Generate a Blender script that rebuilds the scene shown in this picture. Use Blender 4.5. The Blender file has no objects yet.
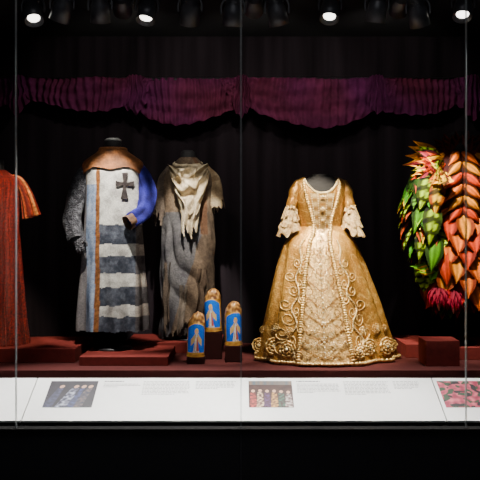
import bpy, bmesh, math, random
from mathutils import Vector, noise
random.seed(7)
sc = bpy.context.scene
C = sc.collection
F = 750.0; CZ = 1.7
PI = math.pi; TAU = 2*math.pi
def W(px, py, d): return Vector(((px-240)*d/F, d-5.0, CZ-(py-240)*d/F))
def l1(c):
    c = max(0.0, min(1.0, c/255.0))
    return c/12.92 if c <= 0.04045 else ((c+0.055)/1.055)**2.4
def mix(a, b, t):
    t = max(0.0, min(1.0, t)); return tuple(a[i]*(1-t)+b[i]*t for i in range(3))
def sm(a, b, x):
    t = max(0.0, min(1.0, (x-a)/(b-a))); return t*t*(3-2*t)
def nz(x, y=0.0, z=0.0): return noise.noise(Vector((x, y, z)))
def n3(p, s): return noise.noise(Vector((p.x*s, p.y*s, p.z*s)))
def mul(c, k): return tuple(max(0, min(255, v*k)) for v in c)

class Prof:
    """smoothed piecewise-linear table keyed by first column"""
    def __init__(s, rows, h=None):
        s.r = sorted(rows, key=lambda r: r[0]); s.h = h if h else (s.r[-1][0]-s.r[0][0])*0.03
    def _l(s, x):
        r = s.r
        if x <= r[0][0]: return r[0][1:]
        if x >= r[-1][0]: return r[-1][1:]
        for i in range(len(r)-1):
            if x <= r[i+1][0]:
                t = (x-r[i][0])/(r[i+1][0]-r[i][0])
                return tuple(a*(1-t)+b*t for a, b in zip(r[i][1:], r[i+1][1:]))
    def __call__(s, x):
        lo, hi = s.r[0][0], s.r[-1][0]
        h = min(s.h, max(0, x-lo), max(0, hi-x))
        v = [s._l(x+k*h*0.5) for k in (-2, -1, 0, 1, 2)]
        o = tuple(sum(q[i] for q in v)/5 for i in range(len(v[0])))
        return o if len(o) > 1 else o[0]

def cat(pts, t):
    n = len(pts)-1; f = max(0, min(0.99999, t))*n; i = int(f); f -= i
    p0 = pts[max(0, i-1)]; p1 = pts[i]; p2 = pts[i+1]; p3 = pts[min(n, i+2)]
    return 0.5*((2*p1)+(p2-p0)*f+(2*p0-5*p1+4*p2-p3)*f*f+(3*p1-p0-3*p2+p3)*f**3)

class MB:
    def __init__(s): s.v = []; s.f = []; s.c = []
    def surf(s, fn, nu, nv, col, closed=True, keep=None):
        b = len(s.v); n = nu if closed else nu+1
        for j in range(nv+1):
            for i in range(n):
                u = i/nu; v = j/nv
                p = Vector(fn(u, v)); s.v.append(p)
                s.c.append(col(u, v, p) if callable(col) else col)
        for j in range(nv):
            for i in range(nu):
                i2 = (i+1) % n if closed else i+1
                if keep and not keep((i+.5)/nu, (j+.5)/nv): continue
                s.f.append((b+j*n+i, b+j*n+i2, b+(j+1)*n+i2, b+(j+1)*n+i))
        return b, n
    def fan(s, b, n):
        s.f.append(tuple(range(b, b+n)))
    def tube(s, pts, rad, nu=16, nv=24, col=(128,)*3, flat=1.0, fold=None, caps=(True, True), ref=Vector((0, 1, 0)), keep=None):
        pts = [Vector(p) for p in pts]
        rads = [Vector((r, 0, 0)) for r in rad]
        def fn(u, v):
            c = cat(pts, v); t = (cat(pts, min(1, v+.01))-cat(pts, max(0, v-.01))).normalized()
            a = t.cross(ref)
            if a.length < .05: a = t.cross(Vector((1, 0, 0)))
            a.normalize(); bb = a.cross(t).normalized()
            r = cat(rads, v).x
            th = u*TAU
            if fold: r *= 1+fold(th, v)
            return c+a*(r*math.cos(th))+bb*(r*flat*math.sin(th))
        b, n = s.surf(fn, nu, nv, col, keep=keep)
        if caps[0]: s.fan(b, n)
        if caps[1]: s.fan(b+nv*n, n)
    def lathe(s, c, prof, nu, col, axis='Z'):
        c = Vector(c)
        b = len(s.v)
        for (r, z) in prof:
            for i in range(nu):
                th = i/nu*TAU
                p = c+Vector((r*math.cos(th), r*math.sin(th), z)); s.v.append(p)
                s.c.append(col(th, z, p) if callable(col) else col)
        for j in range(len(prof)-1):
            for i in range(nu):
                i2 = (i+1) % nu
                s.f.append((b+j*nu+i, b+j*nu+i2, b+(j+1)*nu+i2, b+(j+1)*nu+i))
        if prof[0][0] > 1e-5: s.fan(b, nu)
        if prof[-1][0] > 1e-5: s.fan(b+(len(prof)-1)*nu, nu)
    def ball(s, c, r, col, nu=6, nv=4):
        c = Vector(c)
        s.surf(lambda u, v: c+Vector((r*math.sin(PI*v)*math.cos(TAU*u), r*math.sin(PI*v)*math.sin(TAU*u), r*math.cos(PI*v))), nu, nv, col)
    def box(s, lo, hi, col=(128,)*3):
        b = len(s.v)
        for x in (lo[0], hi[0]):
            for y in (lo[1], hi[1]):
                for z in (lo[2], hi[2]): s.v.append(Vector((x, y, z))); s.c.append(col)
        for q in ((0, 1, 3, 2), (4, 6, 7, 5), (0, 4, 5, 1), (2, 3, 7, 6), (0, 2, 6, 4), (1, 5, 7, 3)):
            s.f.append(tuple(b+i for i in q))
    def quad(s, a, b_, c, d, col):
        b = len(s.v)
        for p in (a, b_, c, d): s.v.append(Vector(p)); s.c.append(col)
        s.f.append((b, b+1, b+2, b+3))
    def leaf(s, base, tip, w, c0, c1, nrm=Vector((0, -1, 0)), bend=.2, edge=None, n=8, round_=.45, crease=.18, stripe=0):
        base = Vector(base); tip = Vector(tip); ax = tip-base; L = ax.length
        sd = ax.cross(nrm).normalized(); up = sd.cross(ax).normalized()
        def fn(u, v):
            k = u*2-1
            sh = math.sin(PI*min(1, (v+.04))**(round_*1.7)) if v < .999 else 0.0
            sh = max(0.02, sh)
            return base+ax*v+sd*(k*w*.5*sh)+up*(bend*L*math.sin(PI*v*.75)+crease*w*sh*(abs(k)-.5))
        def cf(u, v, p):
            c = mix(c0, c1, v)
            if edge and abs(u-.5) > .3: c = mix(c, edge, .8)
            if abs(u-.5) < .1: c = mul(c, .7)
            if stripe and math.sin(v*stripe-abs(u-.5)*5) > .25: c = mul(c, .28)
            return c
        s.surf(fn, 6, n if not stripe else 20, cf, closed=False)
    def build(s, name, mat, parent=None, smooth=True, bevel=0, solid=0):
        used = sorted({i for f in s.f for i in f}); mp = {o: k for k, o in enumerate(used)}
        off = Vector((0, 0, 0)); q = parent
        while q: off = off+q.location; q = q.parent
        me = bpy.data.meshes.new(name)
        me.from_pydata([s.v[i]-off for i in used], [], [tuple(mp[i] for i in f) for f in s.f])
        at = me.color_attributes.new('Col', 'FLOAT_COLOR', 'POINT')
        flat = []
        for i in used:
            c = s.c[i]; flat += [l1(c[0]), l1(c[1]), l1(c[2]), 1.0]
        at.data.foreach_set('color', flat)
        bm = bmesh.new(); bm.from_mesh(me)
        bmesh.ops.recalc_face_normals(bm, faces=bm.faces[:])
        bm.to_mesh(me); bm.free()
        if smooth: me.polygons.foreach_set('use_smooth', [True]*len(me.polygons))
        me.materials.append(mat)
        o = bpy.data.objects.new(name, me); C.objects.link(o)
        if parent: o.parent = parent
        if bevel:
            m = o.modifiers.new('b', 'BEVEL'); m.width = bevel; m.segments = 2
        return o
def empty(name, loc):
    o = bpy.data.objects.new(name, None); C.objects.link(o); o.location = loc; o.empty_display_size = .1
    return o
def tag(o, label=None, cat_=None, group=None, kind=None):
    if label: o['label'] = label
    if cat_: o['category'] = cat_
    if group: o['group'] = group
    if kind: o['kind'] = kind
    return o

# ------------------------------------------------------------------ materials
def mat(name, rough=.8, metal=0.0, bump=.2, scale=60, var=.25, rgb=None, vor=False, sheen=0.0, stretch=(1, 1, 1), spec=.4):
    m = bpy.data.materials.new(name); m.use_nodes = True
    N = m.node_tree.nodes; L = m.node_tree.links; b = N['Principled BSDF']
    b.inputs['Roughness'].default_value = rough; b.inputs['Metallic'].default_value = metal
    b.inputs['Specular IOR Level'].default_value = spec
    if sheen: b.inputs['Sheen Weight'].default_value = sheen
    tc = N.new('ShaderNodeTexCoord'); mp = N.new('ShaderNodeMapping'); mp.inputs['Scale'].default_value = stretch
    L.new(tc.outputs['Object'], mp.inputs['Vector'])
    if vor:
        t = N.new('ShaderNodeTexVoronoi'); t.inputs['Scale'].default_value = scale; fac = t.outputs['Distance']
    else:
        t = N.new('ShaderNodeTexNoise'); t.inputs['Scale'].default_value = scale; t.inputs['Detail'].default_value = 4; fac = t.outputs['Fac']
    L.new(mp.outputs['Vector'], t.inputs['Vector'])
    rp = N.new('ShaderNodeMapRange'); rp.inputs['From Min'].default_value = .25 if not vor else 0; rp.inputs['From Max'].default_value = .75
    rp.inputs['To Min'].default_value = 1-var; rp.inputs['To Max'].default_value = 1+var*.6
    L.new(fac, rp.inputs['Value'])
    mx = N.new('ShaderNodeMix'); mx.data_type = 'RGBA'; mx.blend_type = 'MULTIPLY'; mx.inputs['Factor'].default_value = 1
    if rgb:
        mx.inputs['A'].default_value = (l1(rgb[0]), l1(rgb[1]), l1(rgb[2]), 1)
    else:
        a = N.new('ShaderNodeAttribute'); a.attribute_name = 'Col'; L.new(a.outputs['Color'], mx.inputs['A'])
    L.new(rp.outputs['Result'], mx.inputs['B']); L.new(mx.outputs['Result'], b.inputs['Base Color'])
    if bump:
        bp = N.new('ShaderNodeBump'); bp.inputs['Strength'].default_value = bump; bp.inputs['Distance'].default_value = .01
        L.new(fac, bp.inputs['Height']); L.new(bp.outputs['Normal'], b.inputs['Normal'])
    return m
M = dict(
    cloth=mat('woven_cloth', .95, 0, .4, 90, .35, spec=.15),
    rough=mat('coarse_cloth', .95, 0, .5, 60, .35, spec=.1),
    mail=mat('knitted_mail', .7, .1, 1.0, 90, .65, vor=True),
    leather=mat('suede_leather', .75, 0, .4, 50, .4),
    gold=mat('gold_brocade', .38, .4, .6, 80, .4, spec=.5),
    bead=mat('gold_beads', .28, .45, .3, 120, .25, spec=.7),
    lace=mat('cream_lace', .8, 0, .8, 140, .45),
    sequin=mat('sequin_cloth', .3, .5, 1.0, 160, .5, vor=True, spec=.8),
    petal=mat('petal_fabric', .75, 0, .25, 50, .25, spec=.12),
    velvet=mat('curtain_velvet', .95, 0, .4, 9, .5, spec=.15),
    dummy=mat('black_jersey', .75, 0, .2, 90, .2, rgb=(20, 19, 21)),
    metalb=mat('black_metal', .4, .3, .05, 30, .2, rgb=(30, 30, 33)),
    canm=mat('black_lamp_housing', .35, .3, .05, 30, .2, rgb=(72, 72, 76)),
    redplat=mat('dark_red_paint', .8, 0, .1, 20, .25, rgb=(106, 36, 30), spec=.2),
    reddark=mat('maroon_paint', .85, 0, .1, 20, .2, rgb=(66, 23, 20), spec=.2),
    blockm=mat('dark_block_paint', .9, 0, .1, 20, .2, rgb=(42, 16, 14), spec=.1),
    black=mat('matt_black_paint', .9, 0, .05, 15, .15, rgb=(15, 15, 17)),
    back=mat('dark_backdrop', .95, 0, .1, 3, .7, rgb=(34, 28, 32), stretch=(3, 1, .15), spec=.1),  # stretched noise paints the dark of vertical drape folds into the colour
    white=mat('white_laminate', .6, 0, .02, 20, .03, rgb=(244, 244, 240)),
    print_=mat('printed_photo', .5, 0, 0, 60, .1),
    ink=mat('grey_ink', .8, 0, 0, 60, .1, rgb=(110, 110, 110)),
    paint=mat('painted_enamel', .35, .05, .05, 60, .1),
    plinth=mat('plinth_laminate', .6, 0, .03, 10, .2, rgb=(23, 23, 29)),
    chan=mat('anodised_channel', .8, 0, .03, 30, .2, rgb=(15, 14, 14), spec=.15),
    seam=mat('seam_strip', .7, 0, .03, 30, .2, rgb=(66, 66, 72)),
    edge=mat('glass_edge', .3, 0, .02, 30, .2, rgb=(150, 156, 156)),
    gfloor=mat('gallery_floor', .7, 0, .05, 8, .2, rgb=(26, 25, 26)),
    capm=mat('brushed_cap', .35, .3, .05, 40, .2, rgb=(190, 190, 186)),
)
def emis(name, rgb, st):
    m = bpy.data.materials.new(name); m.use_nodes = True; b = m.node_tree.nodes['Principled BSDF']
    b.inputs['Base Color'].default_value = (.8, .8, .8, 1)
    b.inputs['Emission Color'].default_value = (*rgb, 1); b.inputs['Emission Strength'].default_value = st
    return m
M['lens'] = emis('lit_lens', (1, .95, .85), 6)
M['lensdim'] = emis('lit_lens_dim', (1, .93, .8), 3)

# ------------------------------------------------------------------ setting
def struct(name, lo, hi, m):
    b = MB(); b.box(lo, hi); return tag(b.build(name, m, smooth=False), kind='structure')
struct('wall_back', (-3.2, 2.0, 0), (3.2, 2.1, 3.7), M['back'])
struct('wall_left', (-3.2, -.02, 0), (-3.1, 2.0, 3.7), M['black'])
struct('wall_right', (3.1, -.02, 0), (3.2, 2.0, 3.7), M['black'])
struct('ceiling', (-3.2, -.02, 3.6), (3.2, 2.0, 3.7), M['black'])
struct('floor', (-4, -6.5, -.1), (4, 2.1, 0), M['gfloor'])

DK = .74
case = empty('case_plinth', (0, .5, 0))
tag(case, 'long black plinth under the white reading panels at the bottom', 'plinth')
b = MB(); b.box((-3.09, .06, .02), (3.09, 1.99, .418)); b.build('carcass', M['black'], case, False)
for x0, x1 in ((-3.09, .0), (.012, 3.09)):
    b = MB(); b.box((x0, .02, .09), (x1, .06, .415)); b.build('plinth_panel', M['plinth'], case, False, bevel=.003)
b = MB(); b.box((.003, .016, .09), (.010, .05, .415)); b.build('seam_strip', M['seam'], case, False)
b = MB(); b.box((-3.09, .05, .0), (3.09, .06, .09)); b.build('toe_kick', M['black'], case, False)
b = MB(); b.box((-3.09, -.025, .42), (3.09, .055, .447)); tag(b.build('glass_channel', M['chan'], None, False, bevel=.004), 'thin dark metal channel holding the glass, below the white panels', 'channel')
dk = empty('case_deck', (0, 1.2, .42)); tag(dk, 'wide dark maroon deck the platforms and gold gown stand on', 'deck')
b = MB(); b.box((-3.09, .52, DK-.05), (3.09, 1.99, DK)); b.build('deck_top', M['reddark'], dk, False)
b = MB(); b.box((-3.09, .54, .42), (3.09, .56, DK-.05)); b.build('riser', M['black'], dk, False)
b = MB(); b.box((-3.09, 1.9, .42), (3.09, 1.92, DK-.05)); b.build('riser', M['black'], dk, False)

# glass joints
for i, px in enumerate((16, 241, 466)):
    x = (px-240)*5/F
    b = MB()
    for dx in (-.005, .003):
        b.box((x+dx, -.006, .447), (x+dx+.002, .006, 3.599))
    o = b.build('glass_joint', M['edge'], None, False)
    tag(o, ['thin vertical glass joint in front of the red gown at far left', 'thin vertical glass joint down the middle between small candles and gold gown', 'thin vertical glass joint crossing the leafy orange costume'][i], 'glass joint', 'vertical glass joints of the case')

# ------------------------------------------------------------------ reading rail
def Pn(X, t, h=0): return Vector((X, .08+.42*t-h*.45, .476+.212*t+h*.89))
def photo1(s, t):
    bg = mix((20, 20, 28), (45, 38, 48), .5+.5*nz(s*5, t*5))
    for cx, w, c in ((.2, .1, (60, 62, 90)), (.5, .13, (170, 175, 190)), (.8, .1, (100, 85, 80)), (.66, .07, (60, 70, 120))):
        cc = cx+.25*(t-.5)
        if abs(s-cc) < w*(1.1-.7*t) and t < .72: bg = mix(c, (40, 40, 60), .5+1.1*nz(s*14, t*14))
        if (s-cc)**2+(t-.78)**2*.7 < .0024: bg = (190, 150, 125)
    return bg
def photo2(s, t):
    bg = mix((40, 22, 22), (90, 60, 50), .5+.5*nz(s*6, t*6, 3))
    for k in range(6):
        cx = .1+.16*k; h = .55+.1*nz(k*3.1)
        c = [(190, 70, 60), (225, 200, 160), (90, 60, 110), (220, 170, 90), (70, 110, 90), (215, 205, 195)][k]
        if abs(s-cx) < .075*(1.2-.8*t) and t < h: bg = mix(c, (60, 30, 30), .4+.9*nz(s*17, t*17))
        if (s-cx)**2+(t-h-.06)**2*.7 < .0018: bg = (215, 170, 140)
    if t > .85: bg = mix((60, 90, 110), (150, 110, 80), .5+.5*nz(s*12))
    return bg
def photo3(s, t):
    q = nz(s*9, t*9, 7); c = mix((150, 25, 60), (225, 110, 120), .5+q)
    if nz(s*7+4, t*7) > .15: c = (40, 70, 40)
    if nz(s*6, t*6, 2) > .3: c = (18, 14, 18)
    return c
def rail(label, x0, x1, photos, cols):
    r = empty('reading_panel', Pn((max(x0, -2)+min(x1, 2))/2, .5, -.02)); tag(r, label, 'information panel')
    b = MB(); P8 = [Pn(x, t, h) for x in (x0, x1) for t in (0, 1) for h in (-.015, 0)]
    b.v = P8; b.c = [(220,)*3]*8
    b.f = [(0, 1, 3, 2), (4, 6, 7, 5), (0, 4, 5, 1), (2, 3, 7, 6), (0, 2, 6, 4), (1, 5, 7, 3)]
    b.build('board', M['white'], r, False)
    b = MB(); b.box((x0+.02, .10, .42), (x1-.02, .12, .468)); b.build('bracket', M['black'], r, False)
    for (a, c, fn) in photos:
        b = MB(); b.surf(lambda u, v: Pn(a+(c-a)*u, .29+.63*v, .0015), 110, 90, lambda u, v, p: fn(u, v), closed=False)
        b.build('photo_print', M['print_'], r, False)
    for (a, c, tt, tb, hd) in cols:
        def line(b, t, end, hh):
            x = a
            while x < end:
                w = random.uniform(.008, .03)
                b.quad(Pn(x, t, .001), Pn(min(end, x+w), t, .001), Pn(min(end, x+w), t+hh, .001), Pn(x, t+hh, .001), (90,)*3)
                x += w+.006
        t = tt
        if hd:
            b = MB(); line(b, t, a+(c-a)*.55, .022); b.build('text_heading', M['ink'], r, False); t -= .06
        b = MB()
        while t > tb:
            line(b, t, a+(c-a)*(random.uniform(.35, .8) if t-.034 <= tb else random.uniform(.93, 1)), .010); t -= .034
        b.build('text_column', M['ink'], r, False)
    return r
rail('blank white slanted panel end below the red striped gown at far left', -3.08, -1.486, [], [])
rail('long white slanted panel with two colour photos and columns of text', -1.479, 1.398, [(-1.373, -1.03, photo1), (.062, .375, photo2)],
     [(-.985, -.72, .9, .76, True), (-.70, -.36, .9, .56, False), (-.32, -.03, .9, .70, False), (.41, .72, .9, .62, True), (.75, 1.08, .9, .56, False), (1.11, 1.30, .9, .70, False)])
rail('white slanted panel end with a pink floral photo below the leafy costume', 1.406, 3.08, [(1.43, 1.76, photo3)], [])

# ------------------------------------------------------------------ platforms
def plat(name, label, px0, px1, d0, d1, top, m=None):
    x0 = (px0-240)*d0/F; x1 = (px1-240)*d0/F
    b = MB(); b.box((x0, d0-5, DK), (x1, d1-5, top))
    o = b.build(name, m or M['redplat'], None, False, bevel=.004)
    c = Vector(((x0+x1)/2, (d0+d1)/2-5, DK))
    for v in o.data.vertices: v.co -= c
    o.location = c
    return tag(o, label, 'platform' if name == 'display_platform' else 'display block')
plat('display_platform', 'dark red platform under the striped sequin gown at left', -90, 75, 5.87, 6.6, .85)
plat('display_platform', 'low dark red platform under the knight costume', 79, 168, 5.72, 6.34, .81)
plat('display_platform', 'dark red platform under the ragged grey costume', 124, 222, 6.36, 6.95, .83)
plat('display_platform', 'dark red platform beside the gold gown, empty on top', 406, 436.5, 6.1, 6.7, .85)
plat('display_platform', 'dark red platform under the leafy orange costume', 442, 540, 6.0, 6.7, .84)
plat('display_block', 'dark red cube block standing in front of the leafy costume', 426, 460, 5.70, 5.95, .935)
plat('display_block', 'lowest dark block under the frontmost blue and gold candle', 186.5, 204.5, 5.80, 5.95, .79, M['blockm'])
plat('display_block', 'tallest dark block under the middle, highest blue and gold candle', 205, 222, 6.03, 6.18, .958, M['blockm'])
plat('display_block', 'dark block under the right hand blue and gold candle beside gold gown', 225, 242, 5.88, 6.03, .867, M['blockm'])

# ------------------------------------------------------------------ candles
def candle_mesh():
    R = .067; H = .345
    def prof(v):
        if v < .03: return R*1.05
        if v < .07: return R*1.03
        if v < .66: return R*(1+.02*math.sin((v-.07)/.6*PI))
        return R*math.sqrt(max(0.03, 1-((v-.66)/.345)**2.6))
    def fn(u, v):
        th = u*TAU; r = prof(v)*(1+.13*nz(math.sin(th)*1.5, math.cos(th)*1.5, v*9)*sm(.72, .84, v))
        return Vector((r*math.sin(th)+.010*sm(.6, 1, v), -r*math.cos(th), v*H))
    def cf(u, v, p):
        th = u*TAU; s = math.sin(th); front = math.cos(th) > -.05
        c = mix((204, 154, 66), (140, 92, 36), .5+.8*nz(math.sin(th)*2, math.cos(th)*2, v*12))
        if v < .09: return c
        arch = .62+.15*math.sqrt(max(0, 1-(s/.97)**2)) if abs(s) < .97 else 0
        if front and v < arch:
            c = mix((6, 84, 226), (30, 140, 250), .5+.5*nz(s*3, v*8))
            if abs(s) > .93 or v > arch-.02 or v < .11: return (225, 180, 80)
            a = abs(s)
            if .14 < a < .60 and .40-.24*a < v < .56-.26*(a-.14)**.7: c = (226, 190, 128)
            bw = .36-.30*((v-.11)/.42) if v < .53 else 0
            if a < bw: c = (240, 234, 224) if nz(s*7, v*6) > -.1 else (206, 172, 160)
            if s > .04 and a < bw and .14 < v < .46: c = (196, 96, 84)
            if (s/.22)**2+((v-.585)/.07)**2 < 1: c = (250, 205, 80)
            if (s/.15)**2+((v-.57)/.048)**2 < 1: c = (228, 176, 146)
            return c
        if v > .76: c = mix((204, 154, 84), (96, 58, 30), .5+1.0*nz(math.sin(th)*3, math.cos(th)*3, v*14))
        return c
    b = MB(); bb, n = b.surf(fn, 128, 100, cf); b.fan(bb, n); b.fan(bb+100*n, n)
    f = MB(); f.lathe((.010, 0, H-.006), [(.014, 0), (.015, .004), (.009, .009), (.0, .011)], 14, (130, 96, 48))
    return b, f
cb, cf_ = candle_mesh()
cr = empty('votive_candle', (0, 0, 0))
c1 = cb.build('painted_body', M['paint'], cr); c2 = cf_.build('finial', M['gold'], cr)
def copy_tree(o, parent=None):
    c = o.copy(); C.objects.link(c)
    if parent: c.parent = parent
    for ch in list(o.children): copy_tree(ch, c)
    return c
spots = [(195.5, 5.87, .791, 'frontmost and lowest blue and gold painted candle by ragged costume'),
         (213.5, 6.10, .959, 'highest blue and gold painted candle, behind the other two'),
         (233.5, 5.955, .868, 'right hand blue and gold painted candle nearest the gold gown')]
for i, (px, d, z, lb) in enumerate(spots):
    o = cr if i == 0 else copy_tree(cr)
    o.location = ((px-240)*d/F, d-5, z); o.rotation_euler = (0, [.03, -.04, -.02][i], [.1, -.2, .3][i])
    tag(o, lb, 'candle', 'blue and gold painted candles')

# ------------------------------------------------------------------ gold gown
K = 6.15/F; YC = 1.15
def zpy(py, k=K): return CZ-(py-240)*k
sk = Prof([(226, 300, 342, .126), (231, 296, 345.5, .14), (238, 287.5, 352.5, .18), (247, 282, 358, .225), (270, 276, 366, .29), (300, 269, 377, .37), (330, 262, 386, .44), (356.5, 256, 395, .50)], 4)
wop = Prof([(226, 6), (260, 12), (300, 18), (357, 25)])
GA = -.11
def skirt_pt(th, py, off=0.0, folds=True):
    l, r, ry = sk(py); cx = ((l+r)/2-240)*K; rx = (r-l)/2*K
    a = sm(229, 275, py)*(.008+.085*min(1, abs(math.sin(th/2))*1.5))*(1 if folds else .0)
    cs, sn = math.cos(th), math.sin(th)
    w = math.sin(th*14+2.2*nz(1.4*cs, 1.4*sn, py*.006))
    m = 1+a*(w if w > 0 else w*1.2)*.8+a*nz(2.5*cs, 2.5*sn, py*.006+4)*1.2
    mx_ = 1+.5*(m-1)
    x = (rx*(m*abs(cs)+mx_*(1-abs(cs)))+off)*sn; y = -(ry*m+off)*cs
    xs_ = x+math.sin(GA)*(-y)*sm(226, 245, py)
    return Vector((cx+xs_, YC+y, zpy(py)))
def fp(dx, py, off=.006):
    l, r, ry = sk(py); rx = (r-l)/2*K
    return skirt_pt(math.asin(max(-.98, min(.98, dx*K/rx))), py, off, True)
gown = empty('ball_gown', ((325-240)*K, YC, DK))
tag(gown, 'gold brocade ball gown with beaded front panel and lace elbow ruffles on dark mannequin', 'gown')
GLD = (198, 142, 58); GLD2 = (230, 180, 92); GLD3 = (140, 92, 34); TR1 = (252, 222, 150); TR2 = (182, 130, 58)
def brocade(p):
    c = mix(GLD, GLD2, .4+.6*n3(p, 26)); c = mix(c, GLD3, .3+.7*nz(p.x*5, p.y*5, p.z*2))
    if abs(nz(p.x*16+9, p.y*16, p.z*16)) < .05: c = mix(c, (246, 208, 130), .5)
    return c
def bro(u, v, p): return brocade(p)
b = MB()
def osk(u, v):
    py = 226+130.3*v; l, r, ry = sk(py); t0 = math.asin(min(.9, wop(py)*K/((r-l)/2*K)))
    return skirt_pt(t0+(TAU-2*t0)*u, py)
b.surf(osk, 360, 120, bro, closed=False); b.build('overskirt', M['gold'], gown)
b = MB()
def pet(u, v):
    py = 228+128*v; l, r, ry = sk(py); t0 = math.asin(min(.95, (wop(py)+3)*K/((r-l)/2*K)))
    return skirt_pt(-t0+2*t0*u, py, -.008)
def petc(u, v, p):
    s = (u-.5)*2
    c = mix((218, 172, 100), (246, 214, 150), .5+.7*nz(p.x*40, p.z*40))
    if abs(math.sin(v*26+abs(s)*3)) < .25: c = mix(c, (150, 104, 48), .7)
    if abs(nz(p.x*22, 5, p.z*22)) < .09: c = mix(c, (130, 88, 40), .6)
    return c
b.surf(pet, 70, 150, petc, closed=False); b.build('petticoat', M['gold'], gown)
PB = (255, 236, 186)
for f_, cc in ((lambda sgn, k, wv: sgn*wv*.42*abs(math.sin(k*.34)), PB), (lambda sgn, k, wv: sgn*wv*(.72+.16*math.sin(k*.5)), (240, 200, 120))):
    for sgn in (-1, 1):
        b = MB()
        for k in range(80):
            py = 236+k*1.48; b.ball(fp(f_(sgn, k, wop(py)), py, .004), .0046, cc)
        b.build('bead_string', M['bead'], gown)
b = MB()
for k in range(26): b.ball(fp(0, 236+k*4.5, .005), .007, (255, 242, 208))
b.tube([fp(0, 236+k*4.5, .003) for k in range(26)], [.003]*26, 5, 60, (220, 180, 110))
b.build('bead_string', M['bead'], gown)
for row, py in enumerate((322, 334, 344)):
    wv = wop(py); b = MB()
    for i in range(34):
        s = i/33*2-1
        b.ball(fp(s*wv*.95, py+3.5*abs(math.sin(s*7)), .004), .0048, PB if row % 2 else (225, 184, 105))
    b.build('bead_string', M['bead'], gown)
def trimc(u, v, p): return mix(TR1, TR2, .4+.8*n3(p, 55))
def ruffle_along(path, n, r, amp, turns):
    b = MB()
    b.tube([path(i/n) for i in range(n+1)], [r]*(n+1), 8, n*5, trimc, fold=lambda th, v: amp*math.sin(v*turns*TAU+4*nz(v*9, turns)), flat=.6)
    return b
for sgn in (-1, 1):
    b = ruffle_along(lambda t: fp(sgn*(wop(231+122*t)+.6), 231+122*t, .006), 50, .015, .35, 54)
    b.build('edge_trim', M['gold'], gown)
    def sline(t): return sgn*(wop(240+110*t)+7+3*t+3.4*math.sin(t*24)*(.4+t)), 240+110*t
    b = ruffle_along(lambda t: fp(*sline(t), .005), 60, .007, .45, 60)
    for k in range(90):
        b.ball(fp(*sline(k/89), .010), .0036, (255, 240, 200))
    for k in range(15):
        t = .14+.06*k; dx0, py0 = sline(t); sd = 1 if k % 2 else -.6
        pts = []
        for i in range(26):
            q = i/25; rr = (3.8+4*t)*(1-.8*q)
            cxp = dx0+sgn*sd*(4+4.5*t)
            if abs(cxp) < wop(py0)+1: cxp = sgn*(wop(py0)+3)
            pts.append(fp(cxp-sgn*sd*rr*math.cos(q*TAU*1.5), py0+rr*math.sin(q*TAU*1.5), .003))
        b.tube(pts, [.0034]*26, 6, 78, (244, 208, 134))
    b.build('serpentine_trim', M['gold'], gown)
def rosette(c, nrm, r):
    b = MB(); nrm = nrm.normalized(); a = Vector((0, 0, 1)).cross(nrm).normalized(); u_ = nrm.cross(a)
    pts = []
    for i in range(44):
        t = i/43; th = t*TAU*2.6; rr = r*(1-.85*t)
        pts.append(c+a*(rr*math.cos(th))+u_*(rr*math.sin(th))+nrm*(.008+.010*t))
    b.tube(pts, [r*.11]*44, 7, 150, trimc, fold=lambda th, v: .35*math.sin(v*150), ref=nrm)
    b.ball(c+nrm*.018, r*.16, (255, 238, 196), 8, 6)
    return b
for dx, py, r in ((-62, 343, .062), (-50, 342, .074), (-36, 343, .068), (30, 344, .056), (42, 342, .070), (55, 342, .074), (64, 344, .054), (-46, 325, .042), (-34, 327, .036), (36, 326, .036), (48, 325, .042), (-58, 328, .032), (59, 327, .032)):
    c = fp(dx, py, .0); q = fp(dx+1.5, py, 0)-fp(dx-1.5, py, 0); n = Vector((0, 0, 1)).cross(q)
    if n.y > 0: n = -n
    n = n.normalized()*.5+Vector((dx/70*.7, -1, .25)).normalized()
    rosette(c+n.normalized()*.008, n, r).build('rosette', M['gold'], gown)
b = MB(); b.tube([skirt_pt(-1.9+3.8*i/90, 354.3, .003) for i in range(91)], [.012]*91, 8, 400, trimc, fold=lambda th, v: .3*math.sin(v*520+5*nz(v*20))); b.build('hem_ruffle', M['gold'], gown)
# bodice
BCX = 320.5
bd = Prof([(236, 20, .118), (228, 20.4, .122), (215, 22.6, .14), (202, 24.5, .156), (192, 25.7, .15), (185, 26.3, .125), (181, 25.4, .10), (178, 21, .085), (176.5, 13, .07)], 2.5)
def bpt(th, py, off=0.0, sc_=1.0):
    w, ry = bd(py)
    m = 1+.018*math.sin(th*15)*sm(205, 230, py)
    return Vector(((BCX-240)*K+(w*K*sc_*m+off)*math.sin(th), YC-(ry*sc_*m+off)*math.cos(th), zpy(py)))
def scoop(dx): return 194-14*(min(1, abs(dx)/16.5))**2.6
def bkeep(u, v):
    th = u*TAU; py = 236-59.5*v; w, ry = bd(py); dx = w*math.sin(th)
    if math.cos(th) > 0 and abs(dx) < 16.5 and py < scoop(dx): return False
    if math.cos(th) <= 0 and abs(dx) < 14.5 and py < 181: return False
    return True
b = MB()
b.surf(lambda u, v: bpt(u*TAU, 236-59.5*v, .003), 140, 100, bro, keep=bkeep)
b.build('bodice', M['gold'], gown)
b = MB()
def stf(u, v):
    py = 194.5+46*v; hw = 11.5-7.0*v; w, ry = bd(min(234, py)); return bpt(math.asin((u*2-1)*hw/w), py, .010+max(0, py-230)*.006)
b.surf(stf, 24, 40, lambda u, v, p: mix((246, 216, 154), (164, 116, 56), .5+.5*math.sin(v*34)*math.cos((u-.5)*9)), closed=False)
for k in range(20):
    v = (k+.3)/20
    for s in (.04, .3, .7, .96): b.ball(stf(s, v), .0048, (255, 238, 196))
b.build('stomacher', M['bead'], gown)
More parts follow.
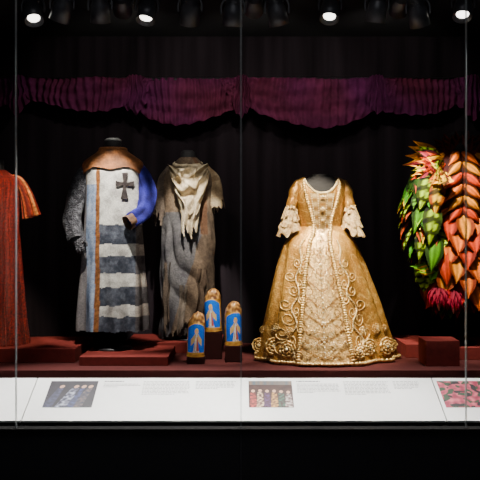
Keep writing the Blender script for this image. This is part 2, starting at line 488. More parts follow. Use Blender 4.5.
for sgn in (-1, 1):
    def rob(t):
        py = 182+50*t; dx = sgn*(17-9.5*sm(0, 1, t)); w, ry = bd(py); return bpt(math.asin(dx/w), py, .008+.014*sm(.8, 1, t))
    ruffle_along(rob, 24, .013, .35, 22).build('robing', M['gold'], gown)
for k in range(4):
    b = MB(); v = .06+.25*k; c = stf(.5, v)+Vector((0, -.010, 0)); sz = .032-.005*k
    for sgn in (-1, 1):
        b.leaf(c, c+Vector((sgn*sz, 0, .008)), sz*.9, (250, 228, 172), (190, 140, 70), bend=.25, n=5)
        b.leaf(c, c+Vector((sgn*sz*.6, 0, -sz*.9)), sz*.4, (240, 208, 138), (190, 140, 70), bend=.1, n=5)
    b.ball(c+Vector((0, -.006, 0)), .007, (255, 240, 205)); b.build('bow', M['lace'], gown)
b = MB(); pts = []
for i in range(49):
    dx = 16.6*(i/48*2-1); py = scoop(dx)
    w, ry = bd(py); pts.append(bpt(math.asin(max(-.99, min(.99, dx/w))), py, .005))
b.tube(pts, [.008]*49, 8, 180, (246, 222, 168), fold=lambda th, v: .4*math.sin(v*200)); b.build('neckline_frill', M['lace'], gown)
b = MB()
mp_ = Prof([(222, 20, .125), (202, 23, .15), (192, 24.5, .143), (185, 24, .118), (181, 21, .09), (178.5, 14, .072), (177, 10.5, .064), (174.5, 9.6, .062)], 1.5)
bb, n = b.surf(lambda u, v: Vector(((BCX-240)*K+mp_(222-47.5*v)[0]*K*.97*math.sin(TAU*u), YC-mp_(222-47.5*v)[1]*.97*math.cos(TAU*u), zpy(222-47.5*v))), 64, 50, (20, 19, 21))
b.fan(bb+50*n, n); b.build('mannequin', M['dummy'], gown)
b = MB(); b.tube([Vector(((BCX-240)*K, YC, DK+.005)), Vector(((BCX-240)*K, YC, 1.85))], [.018, .018], 12, 2); b.lathe(((BCX-240)*K, YC, DK+.001), [(.2, 0), (.2, .012), (.03, .02)], 32, (20,)*3); b.build('stand', M['metalb'], gown)
def WP(px, py, dy=0.0): return Vector(((px-240)*K, YC+dy, zpy(py)))
for sgn, pts, rf, rb in ((-1, [(299.5, 182), (295.5, 190), (293, 200), (291, 210)], (290.5, 207), (288, 237)), (1, [(341.5, 182), (345.4, 190), (347.4, 200), (349, 210)], (349.5, 207), (352, 237))):
    b = MB(); b.tube([WP(x, y, -.01-.04*i/3) for i, (x, y) in enumerate(pts)], [.034, .048, .046, .044], 32, 30, bro, fold=lambda th, v: .05*math.sin(6*th+v*9)*v+.04*math.sin(v*18))
    b.build('sleeve', M['gold'], gown)
    for tier in range(3):
        b = MB(); top = WP(rf[0], rf[1]+tier*5, -.05); bot = WP(rf[0]+(rb[0]-rf[0])*(.55+.22*tier), 219+tier*8.5, -.055)
        def rfn(u, v, top=top, bot=bot, tier=tier):
            th = u*TAU; c = top.lerp(bot, v); cs, sn = math.cos(th), math.sin(th)
            r = .042+(.022+.012*tier)*v**.7; r *= 1+.16*v*math.sin(8*th+tier+2.5*nz(cs, sn, tier))+.12*v*nz(cs*4, sn*4, tier+v)
            out_ = cs*sgn
            return c+Vector((r*cs, r*.9*sn, .06*v*max(0, -out_)+.045*v*nz(cs*2, sn*2, tier)))
        b.surf(rfn, 132, 14, lambda u, v, p: mix((236, 208, 156), (176, 134, 82), .4+.9*n3(p, 60)))
        b.build('lace_ruffle', M['lace'], gown)
    b = MB(); c = WP(rf[0], rf[1], -.10)
    for s2 in (-1, 1): b.leaf(c, c+Vector((s2*.04, 0, .01)), .03, (240, 205, 130), (170, 118, 52), n=5)
    b.ball(c+Vector((0, -.008, 0)), .009, (255, 235, 190)); b.build('sleeve_bow', M['gold'], gown)

# ------------------------------------------------------------------ knight costume
KX = 113
kp = Prof([(331, 36, .185), (300, 34, .165), (260, 31, .14), (220, 29, .125), (190, 27.5, .12), (174, 28.5, .118), (167, 29, .105), (161, 27, .09), (156, 19, .082), (152, 13, .075), (148, 10.5, .068)], 2)
def kpt(th, py, off=0.0, folds=True):
    w, ry = kp(py); cs, sn = math.cos(th), math.sin(th)
    a = .075*sm(195, 320, py) if folds else 0
    wv = math.sin(9*th+2.0*nz(cs, sn, py*.010))
    m = 1+a*wv+(.05*nz(cs*1.4, sn*1.4, py*.02)+.030*nz(cs*2.5, sn*2.5, py*.045) if folds else 0)
    return Vector(((KX-240)*K+(w*K*(1+.5*(m-1))+off)*sn, YC-(ry*m*(1+1.6*a*wv)+off)*cs, zpy(py)))
kn = empty('knight_costume', ((KX-240)*K, YC, .81))
tag(kn, 'knight costume with white tabard bearing a dark cross, striped skirt and blue sleeve', 'costume')
def tabc(u, v, p):
    th = u*TAU; py = 331-183*v; px = KX+kp(py)[0]*math.sin(th)
    n = n3(p, 14); n2 = n3(p, 40); front = math.cos(th) > -.1
    wht = mix((200, 198, 190), (136, 134, 130), .3+.8*n+.3*n2)
    if px < 101 and front:
        c = mix((146, 158, 176), (80, 96, 122), .4+.7*nz(p.x*30, 2, p.z*6)+.3*n2) if py > 185 else wht
        if px < 88: c = mix(c, (104, 82, 62), .5)
    elif py > 224:
        c = wht
        edge_ = py+1.8*nz(px*.12, py*.08)
        for a, bb in ((225, 244), (256, 273), (286, 304), (315, 331)):
            if a < edge_ < bb: c = mix((46, 50, 60), (86, 90, 100), .45+.9*n+.6*n2)
        if px > 137: c = mix(c, (104, 82, 62), .3)
    else:
        c = wht
    if 98.5 < px < 102.5 and front and py > 166: c = mix((140, 90, 48), (92, 56, 30), .5+.8*n2)
    return c
b = MB(); b.surf(lambda u, v: kpt(u*TAU, 331-183*v), 260, 200, tabc, keep=lambda u, v: 331-183*v < 329.5+1.5*nz(u*30)); b.build('tabard', M['cloth'], kn)
b = MB()
def yk(u, v):
    th = u*TAU; py = 184-36*v; w, ry = kp(py); dx = abs(w*math.sin(th))
    lim = 171-dx*.25 if dx < 10 else (168.5 if dx < 18 else 168.5+(dx-18)*.8)
    return py < lim
b.surf(lambda u, v: kpt(u*TAU, 184-36*v, .018, False), 180, 76, lambda u, v, p: mix((160, 98, 48), (84, 50, 26), .4+.8*n3(p, 18)), keep=yk); b.build('leather_yoke', M['leather'], kn)
b = MB(); b.tube([kpt(a/24*TAU, 149.5, .010, False) for a in range(25)], [.014]*25, 10, 96, (150, 92, 46), caps=(False, False), ref=Vector((0, 0, 1))); b.build('collar', M['leather'], kn)
b = MB()
X0 = (KX-240)*K
b.lathe((X0, YC, 0), [(.075, zpy(152)), (.068, zpy(147)), (.066, zpy(141))], 32, (20,)*3); nk = b.build('neck', M['dummy'], kn)
b = MB(); b.lathe((X0, YC, 0), [(.067, zpy(141)-.003), (.068, zpy(140)), (.05, zpy(138.6)), (.0, zpy(138.3))], 32, (200,)*3); tag(b.build('neck_cap', M['capm'], nk), 'pale metal neck cap')
b = MB()
def xk(u, v):
    dx = (u-.5)*24; dy = (v-.5)*36+3
    a = abs(dx) < 1.35+max(0, abs(dy)-3)*.17 and -11 < dy < 15
    c = abs(dy) < 1.45+max(0, abs(dx)-2.5)*.30 and abs(dx) < 8
    return a or c
b.surf(lambda u, v: kpt(math.asin((126+(u-.5)*24-KX)/kp(187)[0]), 170+36*v, .012), 110, 150, lambda u, v, p: mix((44, 39, 39), (66, 60, 58), .5+nz(p.x*30, 0, p.z*30)), closed=False, keep=xk); b.build('cross_emblem', M['cloth'], kn)
def cloth(th, v, a, k=3, s=0.0): return a*math.sin(k*th+5*v+2.2*nz(v*2.5, s))*(.4+.6*v)+a*1.3*nz(math.cos(th)*1.6+s, math.sin(th)*1.6, v*5)
b = MB(); b.tube([WP(91, 163, 0), WP(82, 178, -.01), WP(75.5, 201, -.02), WP(74, 220, -.04), WP(79, 239, -.10)], [.035, .060, .070, .076, .068], 56, 90, lambda u, v, p: mix((84, 84, 88), (32, 32, 37), .45+.9*n3(p, 36)), flat=.8, caps=(True, False), fold=lambda th, v: cloth(th, v, .12, 3, 1.0)); b.build('mail_sleeve', M['mail'], kn)
b = MB(); b.tube([WP(78.5, 233, -.08), WP(82, 242, -.11), WP(85.5, 250, -.12)], [.052, .050, .03], 24, 16, (62, 62, 66), flat=.6)
for k in range(4):
    a = WP(80+k*2.6, 246, -.12); b.tube([a, a+Vector((.004, -.01, -.03)), a+Vector((.006, .006, -.05-.006*(k % 3)))], [.013, .012, .009], 10, 8, (56, 56, 60))
a = WP(87.5, 241, -.13); b.tube([a, a+Vector((.02, -.01, -.02)), a+Vector((.022, -.01, -.045))], [.014, .012, .009], 10, 8, (56, 56, 60))
b.build('mail_glove', M['mail'], kn)
b = MB(); b.tube([WP(136, 163, 0), WP(143.5, 177, -.01), WP(148, 195, -.03), WP(145, 211, -.09), WP(133, 222, -.16)], [.034, .056, .066, .070, .062], 56, 90, lambda u, v, p: mix((52, 50, 138), (30, 28, 80), .4+.8*n3(p, 16)), flat=.8, caps=(True, False), fold=lambda th, v: cloth(th, v, .16, 4, 7.0)); b.build('blue_sleeve', M['cloth'], kn)
b = MB(); b.tube([WP(135.5, 220, -.15), WP(130.5, 223.5, -.185)], [.060, .058], 40, 6, (96, 70, 52), caps=(False, False), fold=lambda th, v: .05*math.sin(5*th)+.04*math.sin(13*th)*v); b.build('sleeve_cuff', M['leather'], kn)
b = MB(); b.tube([Vector((X0, YC, .81)), Vector((X0, YC, 2.45))], [.016, .016], 12, 2, (20,)*3); b.lathe((X0, YC, .81), [(.16, 0), (.16, .012), (.03, .02)], 32, (20,)*3); b.build('stand', M['metalb'], kn)

# ------------------------------------------------------------------ ragged costume
D2 = 6.6; K2 = D2/F; Y2 = D2-5; RX = 188
rg = empty('ragged_costume', ((RX-240)*K2, Y2, .83))
tag(rg, 'ragged grey brown draped costume with cream cowl scarf, between knight and candles', 'costume')
rp_ = Prof([(338, 28, .16), (300, 27.5, .16), (262, 26.5, .15), (240, 26, .145), (215, 25.5, .14), (190, 25.5, .14), (178, 25.5, .13), (171, 23, .11), (165, 16, .09), (158, 9, .07)], 3)
def rdiag(th, py):
    cs, sn = math.cos(th), math.sin(th)
    w = math.sin(th*4-py*.07+2.2*nz(cs, sn, py*.018)); return (abs(w)*1.7-.85)*(.65+.8*nz(cs*1.2+3, sn, py*.022))
def rpt(th, py, off=0.0):
    w, ry = rp_(py); a = .025*sm(190, 280, py); cs, sn = math.cos(th), math.sin(th)
    side = abs(cs)
    cr_ = .06*nz(cs*1.3, sn*1.3, py*.025)+.04*nz(cs*2.6, sn*2.6, py*.06)
    m = 1+a*math.sin(8*th+py*.03)+(.02+.15*side)*rdiag(th, py)*sm(200, 245, py)+cr_
    return Vector(((RX-240)*K2+(w*K2*m+off)*sn, Y2-(ry*m+off)*cs, zpy(py, K2)))
def rcol(u, v, p):
    th = u*TAU; py = 338-180*v; dx = math.sin(th)*30
    n = n3(p, 6)+.4*n3(p, 30)
    c = mix((112, 95, 77), (68, 57, 48), .4+.9*n)
    if dx+(py-270)*.35 < 4 and py > 212: c = mix((98, 96, 95), (62, 60, 64), .4+.9*n)
    if abs(dx-19) < 4 and py < 235: c = mix((112, 82, 60), (76, 54, 40), .5+.5*n)
    return c
def rk(u, v):
    th = u*TAU; py = 338-180*v; s = math.sin(th)
    return py < 321-16*s+9*nz(math.cos(th)*3, s*3, 1)+6*nz(math.cos(th)*9, s*9, 2)
b = MB(); b.surf(lambda u, v: rpt(u*TAU, 338-180*v), 220, 180, rcol, keep=rk); b.build('tunic', M['rough'], rg)
b = MB(); b.surf(lambda u, v: rpt(u*TAU, 337-70*v, -.03), 120, 40, lambda u, v, p: mix((76, 68, 62), (46, 42, 42), .5+.6*nz(p.x*15, p.y*15, p.z*8)), keep=lambda u, v: (337-70*v) < 331+8*nz(u*40)-8*math.sin(u*TAU)); b.build('underskirt', M['rough'], rg)
for k, (th0, y0, L, wd, sl) in enumerate(((-.75, 262, 70, .16, .05), (-.1, 284, 48, .13, -.1), (.55, 268, 52, .15, -.15))):
    cc = [(92, 80, 69), (104, 94, 83), (82, 67, 54)][k]
    def strip(u, v):
        th = th0+(u-.5)*wd*2*(1-.3*v)+sl*v; return rpt(th, min(337, y0+L*v), .006+.018*v+.012*math.sin(u*7+v*3))
    b = MB(); b.surf(strip, 12, 24, lambda u, v, p: mix(cc, mul(cc, .7), .4+.8*n3(p, 15)), closed=False, keep=lambda u, v: v < .88+.25*nz(u*5, k)); b.build('tatter', M['rough'], rg)
def R2(px, py, dy=0.0): return Vector(((px-240)*K2, Y2+dy, zpy(py, K2)))
CR = (206, 190, 160); CR2 = (150, 134, 106)
b = MB()
def cph(s, v): return v*TAU*3.0+3.2*nz(s*1.6+.4, v*2.2)+1.4*s
def cowl(u, v):
    s = u*2-1; hw = 20-1.5*v; sag = 5+40*v+14*nz(s*2.2, v*2)*v
    x = RX+s*hw+5*nz(s*2, v*3)+3*v; y = 165+10*v+sag*(1-abs(s)**(2.6-.2*v))
    bul = -.10-.09*(1-s*s)-.02*v
    w = math.sin(cph(s, v)); return R2(x, y, bul-.040*(w if w > 0 else w*.6)-.03*nz(s*5, v*9))
b.surf(cowl, 80, 120, lambda u, v, p: mix(CR, CR2, .4+.9*n3(p, 12)), closed=False)
b.build('cowl', M['cloth'], rg)
b = MB()
b.tube([R2(RX+13*math.sin(a/20*TAU), 165.5+2.5*math.cos(a/20*TAU), -.10*math.cos(a/20*TAU)) for a in range(21)], [.026]*21, 14, 100, lambda u, v, p: mix(CR, CR2, .4+.8*n3(p, 20)), caps=(False, False), fold=lambda th, v: .2*math.sin(3*th+v*14), ref=Vector((0, 0, 1)))
b.build('neck_scarf', M['cloth'], rg)
b = MB()
def tail(u, v):
    c = R2(190+3*v, 200+38*v, -.22)
    return c+Vector(((u-.5)*.17*(1-.25*v)+.012*math.sin(v*6), .022*math.sin(u*13+v*4), .02*math.sin(u*9)*v))
b.surf(tail, 24, 36, lambda u, v, p: mix(CR, CR2, .4+.8*n3(p, 20)), closed=False, keep=lambda u, v: v < .85+.3*nz(u*6)); b.build('scarf_tail', M['cloth'], rg)
b = MB(); b.tube([R2(205, 168), R2(212, 179, -.01), R2(216.5, 194, -.03), R2(219.5, 214, -.06)], [.036, .056, .062, .066], 44, 60, lambda u, v, p: mix((184, 166, 132), (112, 88, 64), .3+.8*n3(p, 10)+(.3 if .3 < v < .42 or .7 < v < .8 else 0)), flat=.75, caps=(True, False), fold=lambda th, v: cloth(th, v, .15, 3, 2.0), keep=lambda u, v: v < .86+.25*nz(u*12, 3)); b.build('sleeve', M['cloth'], rg)
b = MB(); b.tube([R2(171, 168), R2(165, 179, -.01), R2(161, 198, -.02), R2(160, 226, -.04)], [.036, .054, .060, .060], 44, 60, lambda u, v, p: mix((104, 92, 80), (68, 59, 52), .4+.8*n3(p, 10)), flat=.75, caps=(True, False), fold=lambda th, v: cloth(th, v, .15, 3, 5.0), keep=lambda u, v: v < .86+.25*nz(u*12, 5)); b.build('sleeve', M['rough'], rg)
b = MB(); xr = (RX-240)*K2
b.lathe((xr, Y2, 0), [(.08, zpy(166, K2)), (.066, zpy(160, K2)), (.062, zpy(152, K2)), (.04, zpy(150.5, K2)), (.0, zpy(150, K2))], 32, (20,)*3); b.build('neck', M['dummy'], rg)
b = MB(); b.tube([Vector((xr, Y2, .83)), Vector((xr, Y2, 2.4))], [.016, .016], 12, 2, (20,)*3); b.lathe((xr, Y2, .83), [(.14, 0), (.14, .012), (.03, .02)], 32, (20,)*3); b.build('stand', M['metalb'], rg)

# ------------------------------------------------------------------ sequin gown (far left)
SX = -4
sp_ = Prof([(343.4, 31, .22), (320, 28, .19), (280, 25, .16), (240, 22, .14), (222, 21, .13), (200, 22.5, .135), (185, 24, .125), (179, 22, .10), (174, 15, .085), (170, 10, .07)], 3)
sq = empty('sequin_gown', ((SX-240)*K, YC, .85))
tag(sq, 'red and orange striped sequin gown at far left edge', 'gown')
def spt(th, py):
    w, ry = sp_(py); m = 1+.10*sm(176, 225, py)*math.sin(26*th+.2*nz(py*.02, math.sin(th)))+.02*sm(230, 330, py)*math.sin(6*th+1)
    return Vector(((SX-240)*K+w*K*m*math.sin(th), YC-ry*m*math.cos(th), zpy(py)))
STR = [(140, 34, 18), (214, 112, 48), (104, 22, 14), (172, 60, 26), (230, 158, 84), (124, 26, 16), (84, 20, 14), (194, 86, 36)]
def scol(u, v, p):
    k = int(u*104); c = STR[(k*5+(k//3)) % 8]
    return mul(c, .95+.7*nz(p.x*80, p.y*80, p.z*80))
b = MB(); b.surf(lambda u, v: spt(u*TAU, 343.2-173*v), 520, 130, scol); b.build('dress', M['sequin'], sq)
for sgn in (-1, 1):
    b = MB(); b.tube([WP(SX+sgn*16, 177), WP(SX+sgn*24, 182, -.01), WP(SX+sgn*32, 197, -.03), WP(SX+sgn*37.5, 217, -.05)], [.026, .040, .050, .066], 96, 40, lambda u, v, p: mul(STR[(int(u*32)*3) % 8], .95+.5*n3(p, 80)), flat=.5, caps=(True, False), fold=lambda th, v: .18*v*math.sin(8*th)); b.build('sleeve', M['sequin'], sq)
b = MB(); b.lathe(((SX-240)*K, YC, 0), [(.08, zpy(174)), (.065, zpy(168)), (.062, zpy(160)), (.0, zpy(158.5))], 28, (20,)*3); b.build('neck', M['dummy'], sq)
b = MB(); b.tube([Vector(((SX-240)*K, YC, .85)), Vector(((SX-240)*K, YC, 2.2))], [.016]*2, 12, 2, (20,)*3); b.lathe(((SX-240)*K, YC, .85), [(.16, 0), (.16, .012), (.03, .02)], 32, (20,)*3); b.build('stand', M['metalb'], sq)

# ------------------------------------------------------------------ leafy costume
D3 = 6.25; K3 = D3/F; Y3 = D3-5; LX = 457
def V3(px, py, dy=0.0): return Vector(((px-240)*K3, Y3+dy, zpy(py, K3)))
lf = empty('leaf_costume', ((LX-240)*K3, Y3, .84))
tag(lf, 'orange and green leafy plant costume with segmented petal chest and spiky collar at right', 'costume')
lp = Prof([(312, 18, .11), (290, 23, .14), (262, 28, .17), (240, 26, .155), (222, 25, .145), (205, 27, .15), (185, 31, .16), (170, 32, .15), (160, 29, .12), (153, 18, .08), (146, 10, .066)], 3)
def lpt(dx, py, off=0.0):
    w, ry = lp(py); s = max(-.97, min(.97, dx/w)); th = math.asin(s)
    return Vector(((LX-240)*K3+(w*K3+off)*s, Y3-(ry+off)*math.cos(th), zpy(py, K3)))
b = MB(); b.surf(lambda u, v: Vector(((LX-240)*K3+lp(312-166*v)[0]*K3*math.sin(TAU*u), Y3-lp(312-166*v)[1]*math.cos(TAU*u), zpy(312-166*v, K3))), 80, 80, lambda u, v, p: mix((90, 24, 8), (30, 12, 8), .5+.8*n3(p, 12))); b.build('body_suit', M['petal'], lf)
OR = (255, 118, 0); OR2 = (230, 62, 2); YE = (255, 196, 0); RD = (178, 18, 8); GR = (96, 168, 6); GR2 = (34, 92, 24); LG = (186, 224, 0); PK = (216, 60, 76); OY = (255, 156, 0)
b = MB()
for r in range(6):
    py = 154+r*11
    for sgn in (-1, 1):
        w = lp(min(py+6, 225))[0]
        for (xa, xb, ya, yb, ww) in ((w*.48, w*.98, 0, 9, .085), (1, w*.52, -1, 12, .095)):
            cc = [OR, OY, OR2][(r+int(xa/8)) % 3]
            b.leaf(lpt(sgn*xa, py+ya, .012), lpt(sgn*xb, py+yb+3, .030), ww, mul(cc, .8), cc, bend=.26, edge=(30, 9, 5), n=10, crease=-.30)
b.build('petal_chest', M['petal'], lf)
b = MB()
for i in range(21):
    a = math.radians(-8+196*i/20); L = .25+.05*(i % 2)
    b.leaf(V3(LX, 157, -.06)+Vector((math.cos(a)*.07, 0, 0)), V3(LX, 157, -.15)+Vector((math.cos(a)*L, -.02, math.sin(a)*L*.64)), .10, (22, 17, 20), (48, 28, 31), bend=-.15, edge=(88, 35, 28))
b.build('fan_collar', M['petal'], lf)
b = MB(); b.lathe(((LX-240)*K3, Y3-.03, 0), [(.075, zpy(156, K3)), (.066, zpy(146, K3)), (.062, zpy(134, K3)), (.045, zpy(132.5, K3)), (.0, zpy(132, K3))], 28, (20,)*3); b.build('neck', M['dummy'], lf)
FWD = Vector((0, -1, .35)).normalized()
for sgn in (-1, 1):
    rnd = random.Random(5+sgn)
    arm = [(LX+sgn*21, 162), (LX+sgn*34, 186), (LX+sgn*36, 222), (LX+sgn*27, 262)]
    av = [V3(x, y, -.02-.03*i) for i, (x, y) in enumerate(arm)]
    b = MB(); b.tube(av, [.085, .14, .12, .06], 28, 40, lambda u, v, p: mix((50, 84, 14), (18, 32, 10), .5+.6*n3(p, 20)))
    b.build('sleeve', M['petal'], lf)
    b = MB()
    for (xa, ya, xb, yb, w, ca, dy) in ((33, 176, 45, 214, .15, LG, -.19), (26, 178, 31, 220, .14, YE, -.21), (37, 200, 50, 236, .14, GR, -.18), (30, 204, 37, 248, .16, LG, -.23), (38, 226, 46, 262, .13, LG, -.20), (28, 236, 35, 272, .15, GR, -.24), (20, 250, 19, 286, .13, OR2, -.22)):
        b.leaf(V3(LX+sgn*xa, ya, dy), V3(LX+sgn*xb, yb, dy-.02), w, mul(ca, .75), ca, nrm=FWD, bend=.16, edge=(18, 26, 8) if ca in (LG, GR) else (110, 30, 4), stripe=22 if ca in (LG, YE) else 0, n=14, crease=-.2)
    b.build('leaf_panel', M['petal'], lf)
    b = MB()
    rowc = [[PK, OY, OR2], [YE, LG, OR], [RD, PK, OR2], [LG, OR2, YE], [OY, OR, RD], [LG, OR, YE]]
    for row in range(6):
        for i in range(9):
            a = -.50+1.75*i/8+rnd.uniform(-.1, .1)
            r0 = 3+row*.8; L = 37-row*5.2+rnd.uniform(-3, 3)
            bx_ = LX+sgn*(16+r0*math.cos(a)); by_ = 162+row*2.2+r0*math.sin(a)
            ca = rnd.choice(rowc[row])
            dy0 = -.03-.045*row
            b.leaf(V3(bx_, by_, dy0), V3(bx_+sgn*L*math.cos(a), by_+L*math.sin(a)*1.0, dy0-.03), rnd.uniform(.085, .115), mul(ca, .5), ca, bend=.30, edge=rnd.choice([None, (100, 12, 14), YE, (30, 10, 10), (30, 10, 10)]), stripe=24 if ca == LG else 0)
    b.build('shoulder_petals', M['petal'], lf)
    b = MB()
    for i in range(52):
        t = .2+.78*i/52; c = cat(av, t); a = sgn*rnd.uniform(-.3, 1.9)
        ca = rnd.choice([GR, LG, LG, (150, 200, 0), (64, 140, 14), (214, 76, 6), YE])
        d = Vector((math.sin(a), -abs(math.cos(a)), 0)); rr = .12 if t < .75 else .07
        L = rnd.uniform(.13, .20)
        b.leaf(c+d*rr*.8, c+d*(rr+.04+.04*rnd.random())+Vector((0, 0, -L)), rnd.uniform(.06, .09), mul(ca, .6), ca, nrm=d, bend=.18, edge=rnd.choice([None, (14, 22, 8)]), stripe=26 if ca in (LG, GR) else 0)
    b.build('sleeve_leaves', M['petal'], lf)
    b = MB(); hx = LX+sgn*27
    for i in range(13):
        a = PI*(.0+1.0*i/12)
        L = rnd.uniform(.15, .24) if abs(i-6) > 2 else .10
        ca = rnd.choice([GR, LG, (140, 196, 4), YE])
        c = V3(hx, 267, -.18)
        b.leaf(c, c+Vector((math.cos(a)*L, -.03, -abs(math.sin(a))*L*.5+.016)), .06, mul(ca, .6), ca, bend=.1)
    b.build('cuff_leaves', M['petal'], lf)
for fx, fy in ((431, 284), (445, 287)):
    b = MB(); c = V3(fx, fy, -.24)
    b.tube([c+Vector((0, 0, .14)), c+Vector((.004, 0, .07)), c], [.007, .006, .006], 8, 10, (40, 60, 30))
    for ring in range(3):
        for i in range(10):
            a = i/10*TAU+ring*.3; r = .065-.018*ring
            b.leaf(c, c+Vector((r*math.cos(a), r*.8*math.sin(a), -.12-.03*ring)), .036, (76, 6, 20), (176, 20, 52), nrm=Vector((math.cos(a), math.sin(a), .3)), bend=.3)
    fl = b.build('hanging_flower', M['petal'], lf)
    b = MB(); b.tube([c+Vector((0, 0, -.08)), c+Vector((0, 0, -.15)), c+Vector((.004, 0, -.20))], [.010, .014, .003], 8, 10, (206, 150, 124)); b.build('stamen', M['petal'], fl)
b = MB(); rnd = random.Random(23)
for row in range(6):
    n = 5
    for i in range(n+row % 2):
        s = (i-.5*(row % 2))/(n-1)*2-1
        py = 216+row*13; w = lp(py)[0]
        dx = max(-1, min(1, s))*w*.95
        cen = 1-abs(s)
        ca = [OR, OR2, OY][(i+row) % 3] if cen > .25 else rnd.choice([GR, LG, YE])
        if row > 4: ca = [OR2, RD, OR][(i+row) % 3]
        b.leaf(lpt(dx, py, .012+.014*min(row, 4)), lpt(dx*1.08, py+24+5*cen, .05+.02*min(row, 4)), rnd.uniform(.13, .17), mul(ca, .8), ca, bend=.25, edge=(80, 16, 4) if ca in (OR, OR2, OY) else None, n=10, crease=.2, stripe=26 if ca == LG else 0)
b.build('hip_petals', M['petal'], lf)
b = MB()
rnd = random.Random(11)
for i in range(40):
    a = rnd.uniform(-1.5, 1.5); py = rnd.uniform(288, 306); w = lp(py)[0]
    p0 = V3(LX+w*math.sin(a), py, -.15*math.cos(a)); ca = rnd.choice([(130, 12, 20), (170, 20, 20), GR2, (80, 12, 28), (46, 80, 24), (214, 64, 20), (30, 20, 24)])
    d = Vector((math.sin(a), -math.cos(a), 0))
    b.leaf(p0, p0+d*.03+Vector((0, 0, -rnd.uniform(.10, .17))), rnd.uniform(.06, .09), mul(ca, .5), ca, nrm=d, bend=.15)
b.build('skirt_leaves', M['petal'], lf)
b = MB(); xl = (LX-240)*K3
b.tube([Vector((xl, Y3, .84)), Vector((xl, Y3, 2.3))], [.016]*2, 12, 2, (20,)*3); b.lathe((xl, Y3, .84), [(.16, 0), (.16, .012), (.03, .02)], 32, (20,)*3); b.build('stand', M['metalb'], lf)

# ------------------------------------------------------------------ curtain valance
D4 = 6.86; K4 = D4/F
def V4(px, py, dy=0.0): return Vector(((px-240)*K4, D4-5+dy, zpy(py, K4)))
cv = empty('swag_valance', V4(240, 79)); tag(cv, 'dark purple swagged curtain valance across the top of the back wall', 'curtain')
VC = lambda u, v, p: mix((88, 31, 74), (92, 34, 56), .5+1.1*n3(p, 2.2))
for i, (a, c, bt, sk_, nf) in enumerate(((-80, 34, 117, .1, 2.2), (6, 152, 113, -.12, 2.4), (118, 262, 126, .08, 2.8), (222, 396, 129, -.05, 3.0), (356, 486, 117, .1, 2.4), (452, 590, 125, 0, 2.6))):
    def ph(u, v, i=i, nf=nf): return v**.9*TAU*nf+2.4*nz(u*2.2, v*1.3, i*3)+2.6*(u-.5)*(1 if i % 2 else -1)
    def vf(u, v, i=i): return math.sin(u*130+6*nz(u*5, i, v*.8)+9*(u-.5)*v)*(1-v*.3)
    def sw(u, v, a=a, c=c, bt=bt, i=i, sk_=sk_):
        uu = u+sk_*math.sin(PI*u); sag = max(0, 4*uu*(1-uu)); full = (bt-79)
        py = 79+2.5*nz(u*4, i*2)+v*(9+(full-9)*sag**.85+3.0*nz(u*4, i)+.8*math.sin(u*65))
        return V4(a+(c-a)*u, py, -.03*(i % 2)-.05*sag*(.4+v)+.015*math.sin(ph(u, v))*(.35+.65*sag)+.016*vf(u, v))
    b = MB(); b.surf(sw, 340, 60, VC, closed=False); b.build('swag', M['velvet'], cv)
for px, bt, wd in ((20, 118, 22), (136, 116, 30), (242, 120, 22), (376, 116, 26), (470, 122, 26)):
    def tl(u, v, px=px, bt=bt, wd=wd):
        L = (bt-77)*(1-.45*abs(2*u-1)**1.3+.12*nz(u*6, px))
        return V4(px+(u-.5)*(wd*(.55+.55*v))+2.0*nz(v*3, px), 77+v*L, -.095*(1-(2*u-1)**2*.7)+.024*math.sin(u*TAU*4.5+nz(v*2, px)*2))
    b = MB(); b.surf(tl, 90, 24, VC, closed=False); b.build('tail', M['velvet'], cv)
b = MB(); b.tube([V4(-90, 79, .02), V4(570, 79, .02)], [.018, .018], 10, 2, (30, 16, 26)); b.build('rail', M['metalb'], cv)

# ------------------------------------------------------------------ spotlights
tk = empty('lighting_track', (0, .3, 3.6)); tag(tk, 'black lighting track along the ceiling holding the spotlights', 'lighting track')
b = MB(); b.box((-3.0, .28, 3.585), (3.0, .32, 3.6)); b.build('front_rail', M['metalb'], tk, False)
b = MB(); b.box((-3.0, .53, 3.585), (3.0, .57, 3.6)); b.build('rear_rail', M['metalb'], tk, False)
def spot_proto(lensmat):
    r = empty('spotlight', (0, 0, 0))
    b = MB(); b.tube([(0, 0, .0), (0, 0, 1)], [.010]*2, 10, 1, (30,)*3); b.build('stem', M['canm'], r)
    b = MB(); b.box((-.05, -.018, .0), (.05, .018, .03)); b.build('adapter', M['canm'], r, False)
    b = MB()
    b.tube([(-.082, 0, 0), (-.082, 0, .06), (-.05, 0, .10), (.05, 0, .10), (.082, 0, .06), (.082, 0, 0)], [.007]*6, 8, 30, (30,)*3); b.build('yoke', M['canm'], r)
    b = MB(); b.lathe((0, 0, 0), [(.0, .13), (.036, .127), (.052, .11), (.054, .06), (.066, .03), (.072, -.085), (.068, -.085), (.046, -.055), (.0, -.054)], 36, (30,)*3)
    for k in range(4): b.lathe((0, 0, .065+.013*k), [(.053, 0), (.060, .001), (.060, .005), (.053, .006)], 28, (30,)*3)
    can = b.build('can', M['canm'], r)
    b = MB(); b.lathe((0, 0, 0), [(.0, -.064), (.03, -.067), (.046, -.058)], 32, (240,)*3); b.build('lens', lensmat, can)
    return r
def lamp(e, ang, blend, color, rad=.03):
    l = bpy.data.lights.new('spot_lamp', 'SPOT'); l.energy = e; l.spot_size = math.radians(ang); l.spot_blend = blend; l.color = color; l.shadow_soft_size = rad
    return l
WARM = (1, .88, .68); NEU = (1, .94, .85); WHT = (1, .98, .95)
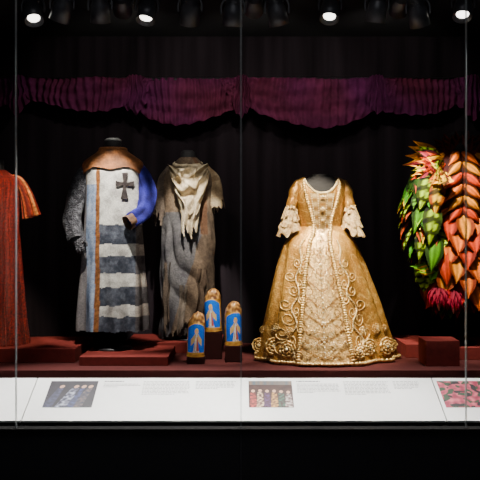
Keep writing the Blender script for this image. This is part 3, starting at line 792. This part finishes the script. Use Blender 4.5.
fixtures = [
    (33, 12, 5.55, Vector((-.85, -.8, .5)), 490, 72, True, WHT, 'lit spotlight at far left above the striped gown'),
    (147, 11, 5.55, Vector((-1.05, -.4, .5)), 430, 60, True, WHT, 'lit spotlight above the gap between knight and ragged costumes'),
    (330, 10, 5.55, Vector((.30, -.7, .5)), 490, 68, True, WHT, 'lit spotlight directly above the gold gown'),
    (463, 8, 5.55, Vector((1.1, -.7, .5)), 470, 68, True, WHT, 'lit spotlight at far right above the leafy costume'),
    (62, 9, 5.3, Vector((-1.95, 1.1, 1.6)), 300, 33, False, WARM, 'added dark spotlight head second from left, aimed at striped gown'),  # extra head, added to light the striped gown
    (100, 10, 5.3, Vector((-1.04, 1.1, 1.7)), 460, 30, False, NEU, 'dark spotlight head above the knight costume'),
    (190, 12, 5.3, Vector((-.45, 1.5, 1.65)), 480, 26, False, NEU, 'dark spotlight head above the ragged costume'),
    (233, 14, 5.3, Vector((-.15, 1.0, 1.05)), 520, 16, False, NEU, 'dark spotlight head beside the middle glass joint'),
    (277, 13, 5.3, Vector((.68, 1.0, 1.6)), 460, 32, False, WARM, 'dark spotlight head above left shoulder of the gold gown'),
    (377, 10, 5.3, Vector((.74, 1.0, 1.2)), 310, 33, False, WARM, 'dark spotlight head right of the lit one above gold gown'),
    (418, 14, 5.3, Vector((1.78, 1.1, 1.65)), 560, 37, False, NEU, 'dark spotlight head left of the leafy costume'),
    (122, 4, 5.55, Vector((-.95, 1.9, 2.9)), 26, 95, False, NEU, 'added dark spotlight head aimed at the curtain, left of the second lit one'),  # this head and the two below are added to light the valance
    (254, 4, 5.55, Vector((.1, 1.9, 2.9)), 30, 95, False, NEU, 'added dark spotlight head aimed at the curtain, just right of middle joint'),
    (400, 4, 5.55, Vector((1.2, 1.9, 2.9)), 24, 95, False, NEU, 'added dark spotlight head aimed at the curtain above right platform'),
]
pr = {True: spot_proto(M['lens']), False: spot_proto(M['lensdim'])}; usedp = {True: False, False: False}
for (px, py, d, aim, e, ang, br, lc, lb) in fixtures:
    o = copy_tree(pr[br]) if usedp[br] else pr[br]; usedp[br] = True
    loc = W(px, py, d); o.location = loc
    tag(o, lb, 'spotlight', 'spotlights on the ceiling track')
    H = 3.584-loc.z
    dv = (aim-loc).normalized()
    for ch in o.children:
        nm = ch.name.split('.')[0]
        if nm == 'stem': ch.location.z = .10; ch.scale.z = max(.01, H-.10)
        if nm == 'adapter': ch.location.z = H-.03
        if nm == 'can':
            ch.rotation_mode = 'QUATERNION'; ch.rotation_quaternion = dv.to_track_quat('-Z', 'Y')
    l = bpy.data.objects.new('spot_lamp', lamp(e, ang, .5, lc)); C.objects.link(l)
    l.location = loc+dv*.095; l.rotation_mode = 'QUATERNION'; l.rotation_quaternion = dv.to_track_quat('-Z', 'Y')
# unseen area fill, added outside the case to lift the fronts softly
a = bpy.data.lights.new('front_fill', 'AREA'); a.energy = 26; a.size = 3; a.color = (.95, .96, 1)
ao = bpy.data.objects.new('front_fill', a); C.objects.link(ao); ao.location = (0, -3.5, 4.2); ao.rotation_euler = (math.radians(45), 0, 0)
w = bpy.data.worlds.new('World'); sc.world = w; w.use_nodes = True
w.node_tree.nodes['Background'].inputs[0].default_value = (.5, .55, .7, 1); w.node_tree.nodes['Background'].inputs[1].default_value = .012

cam = bpy.data.cameras.new('Camera'); co = bpy.data.objects.new('Camera', cam); C.objects.link(co)
co.location = (0, -5, CZ); co.rotation_euler = (math.radians(90), 0, 0); cam.lens = 36*F/480; cam.sensor_width = 36
sc.camera = co
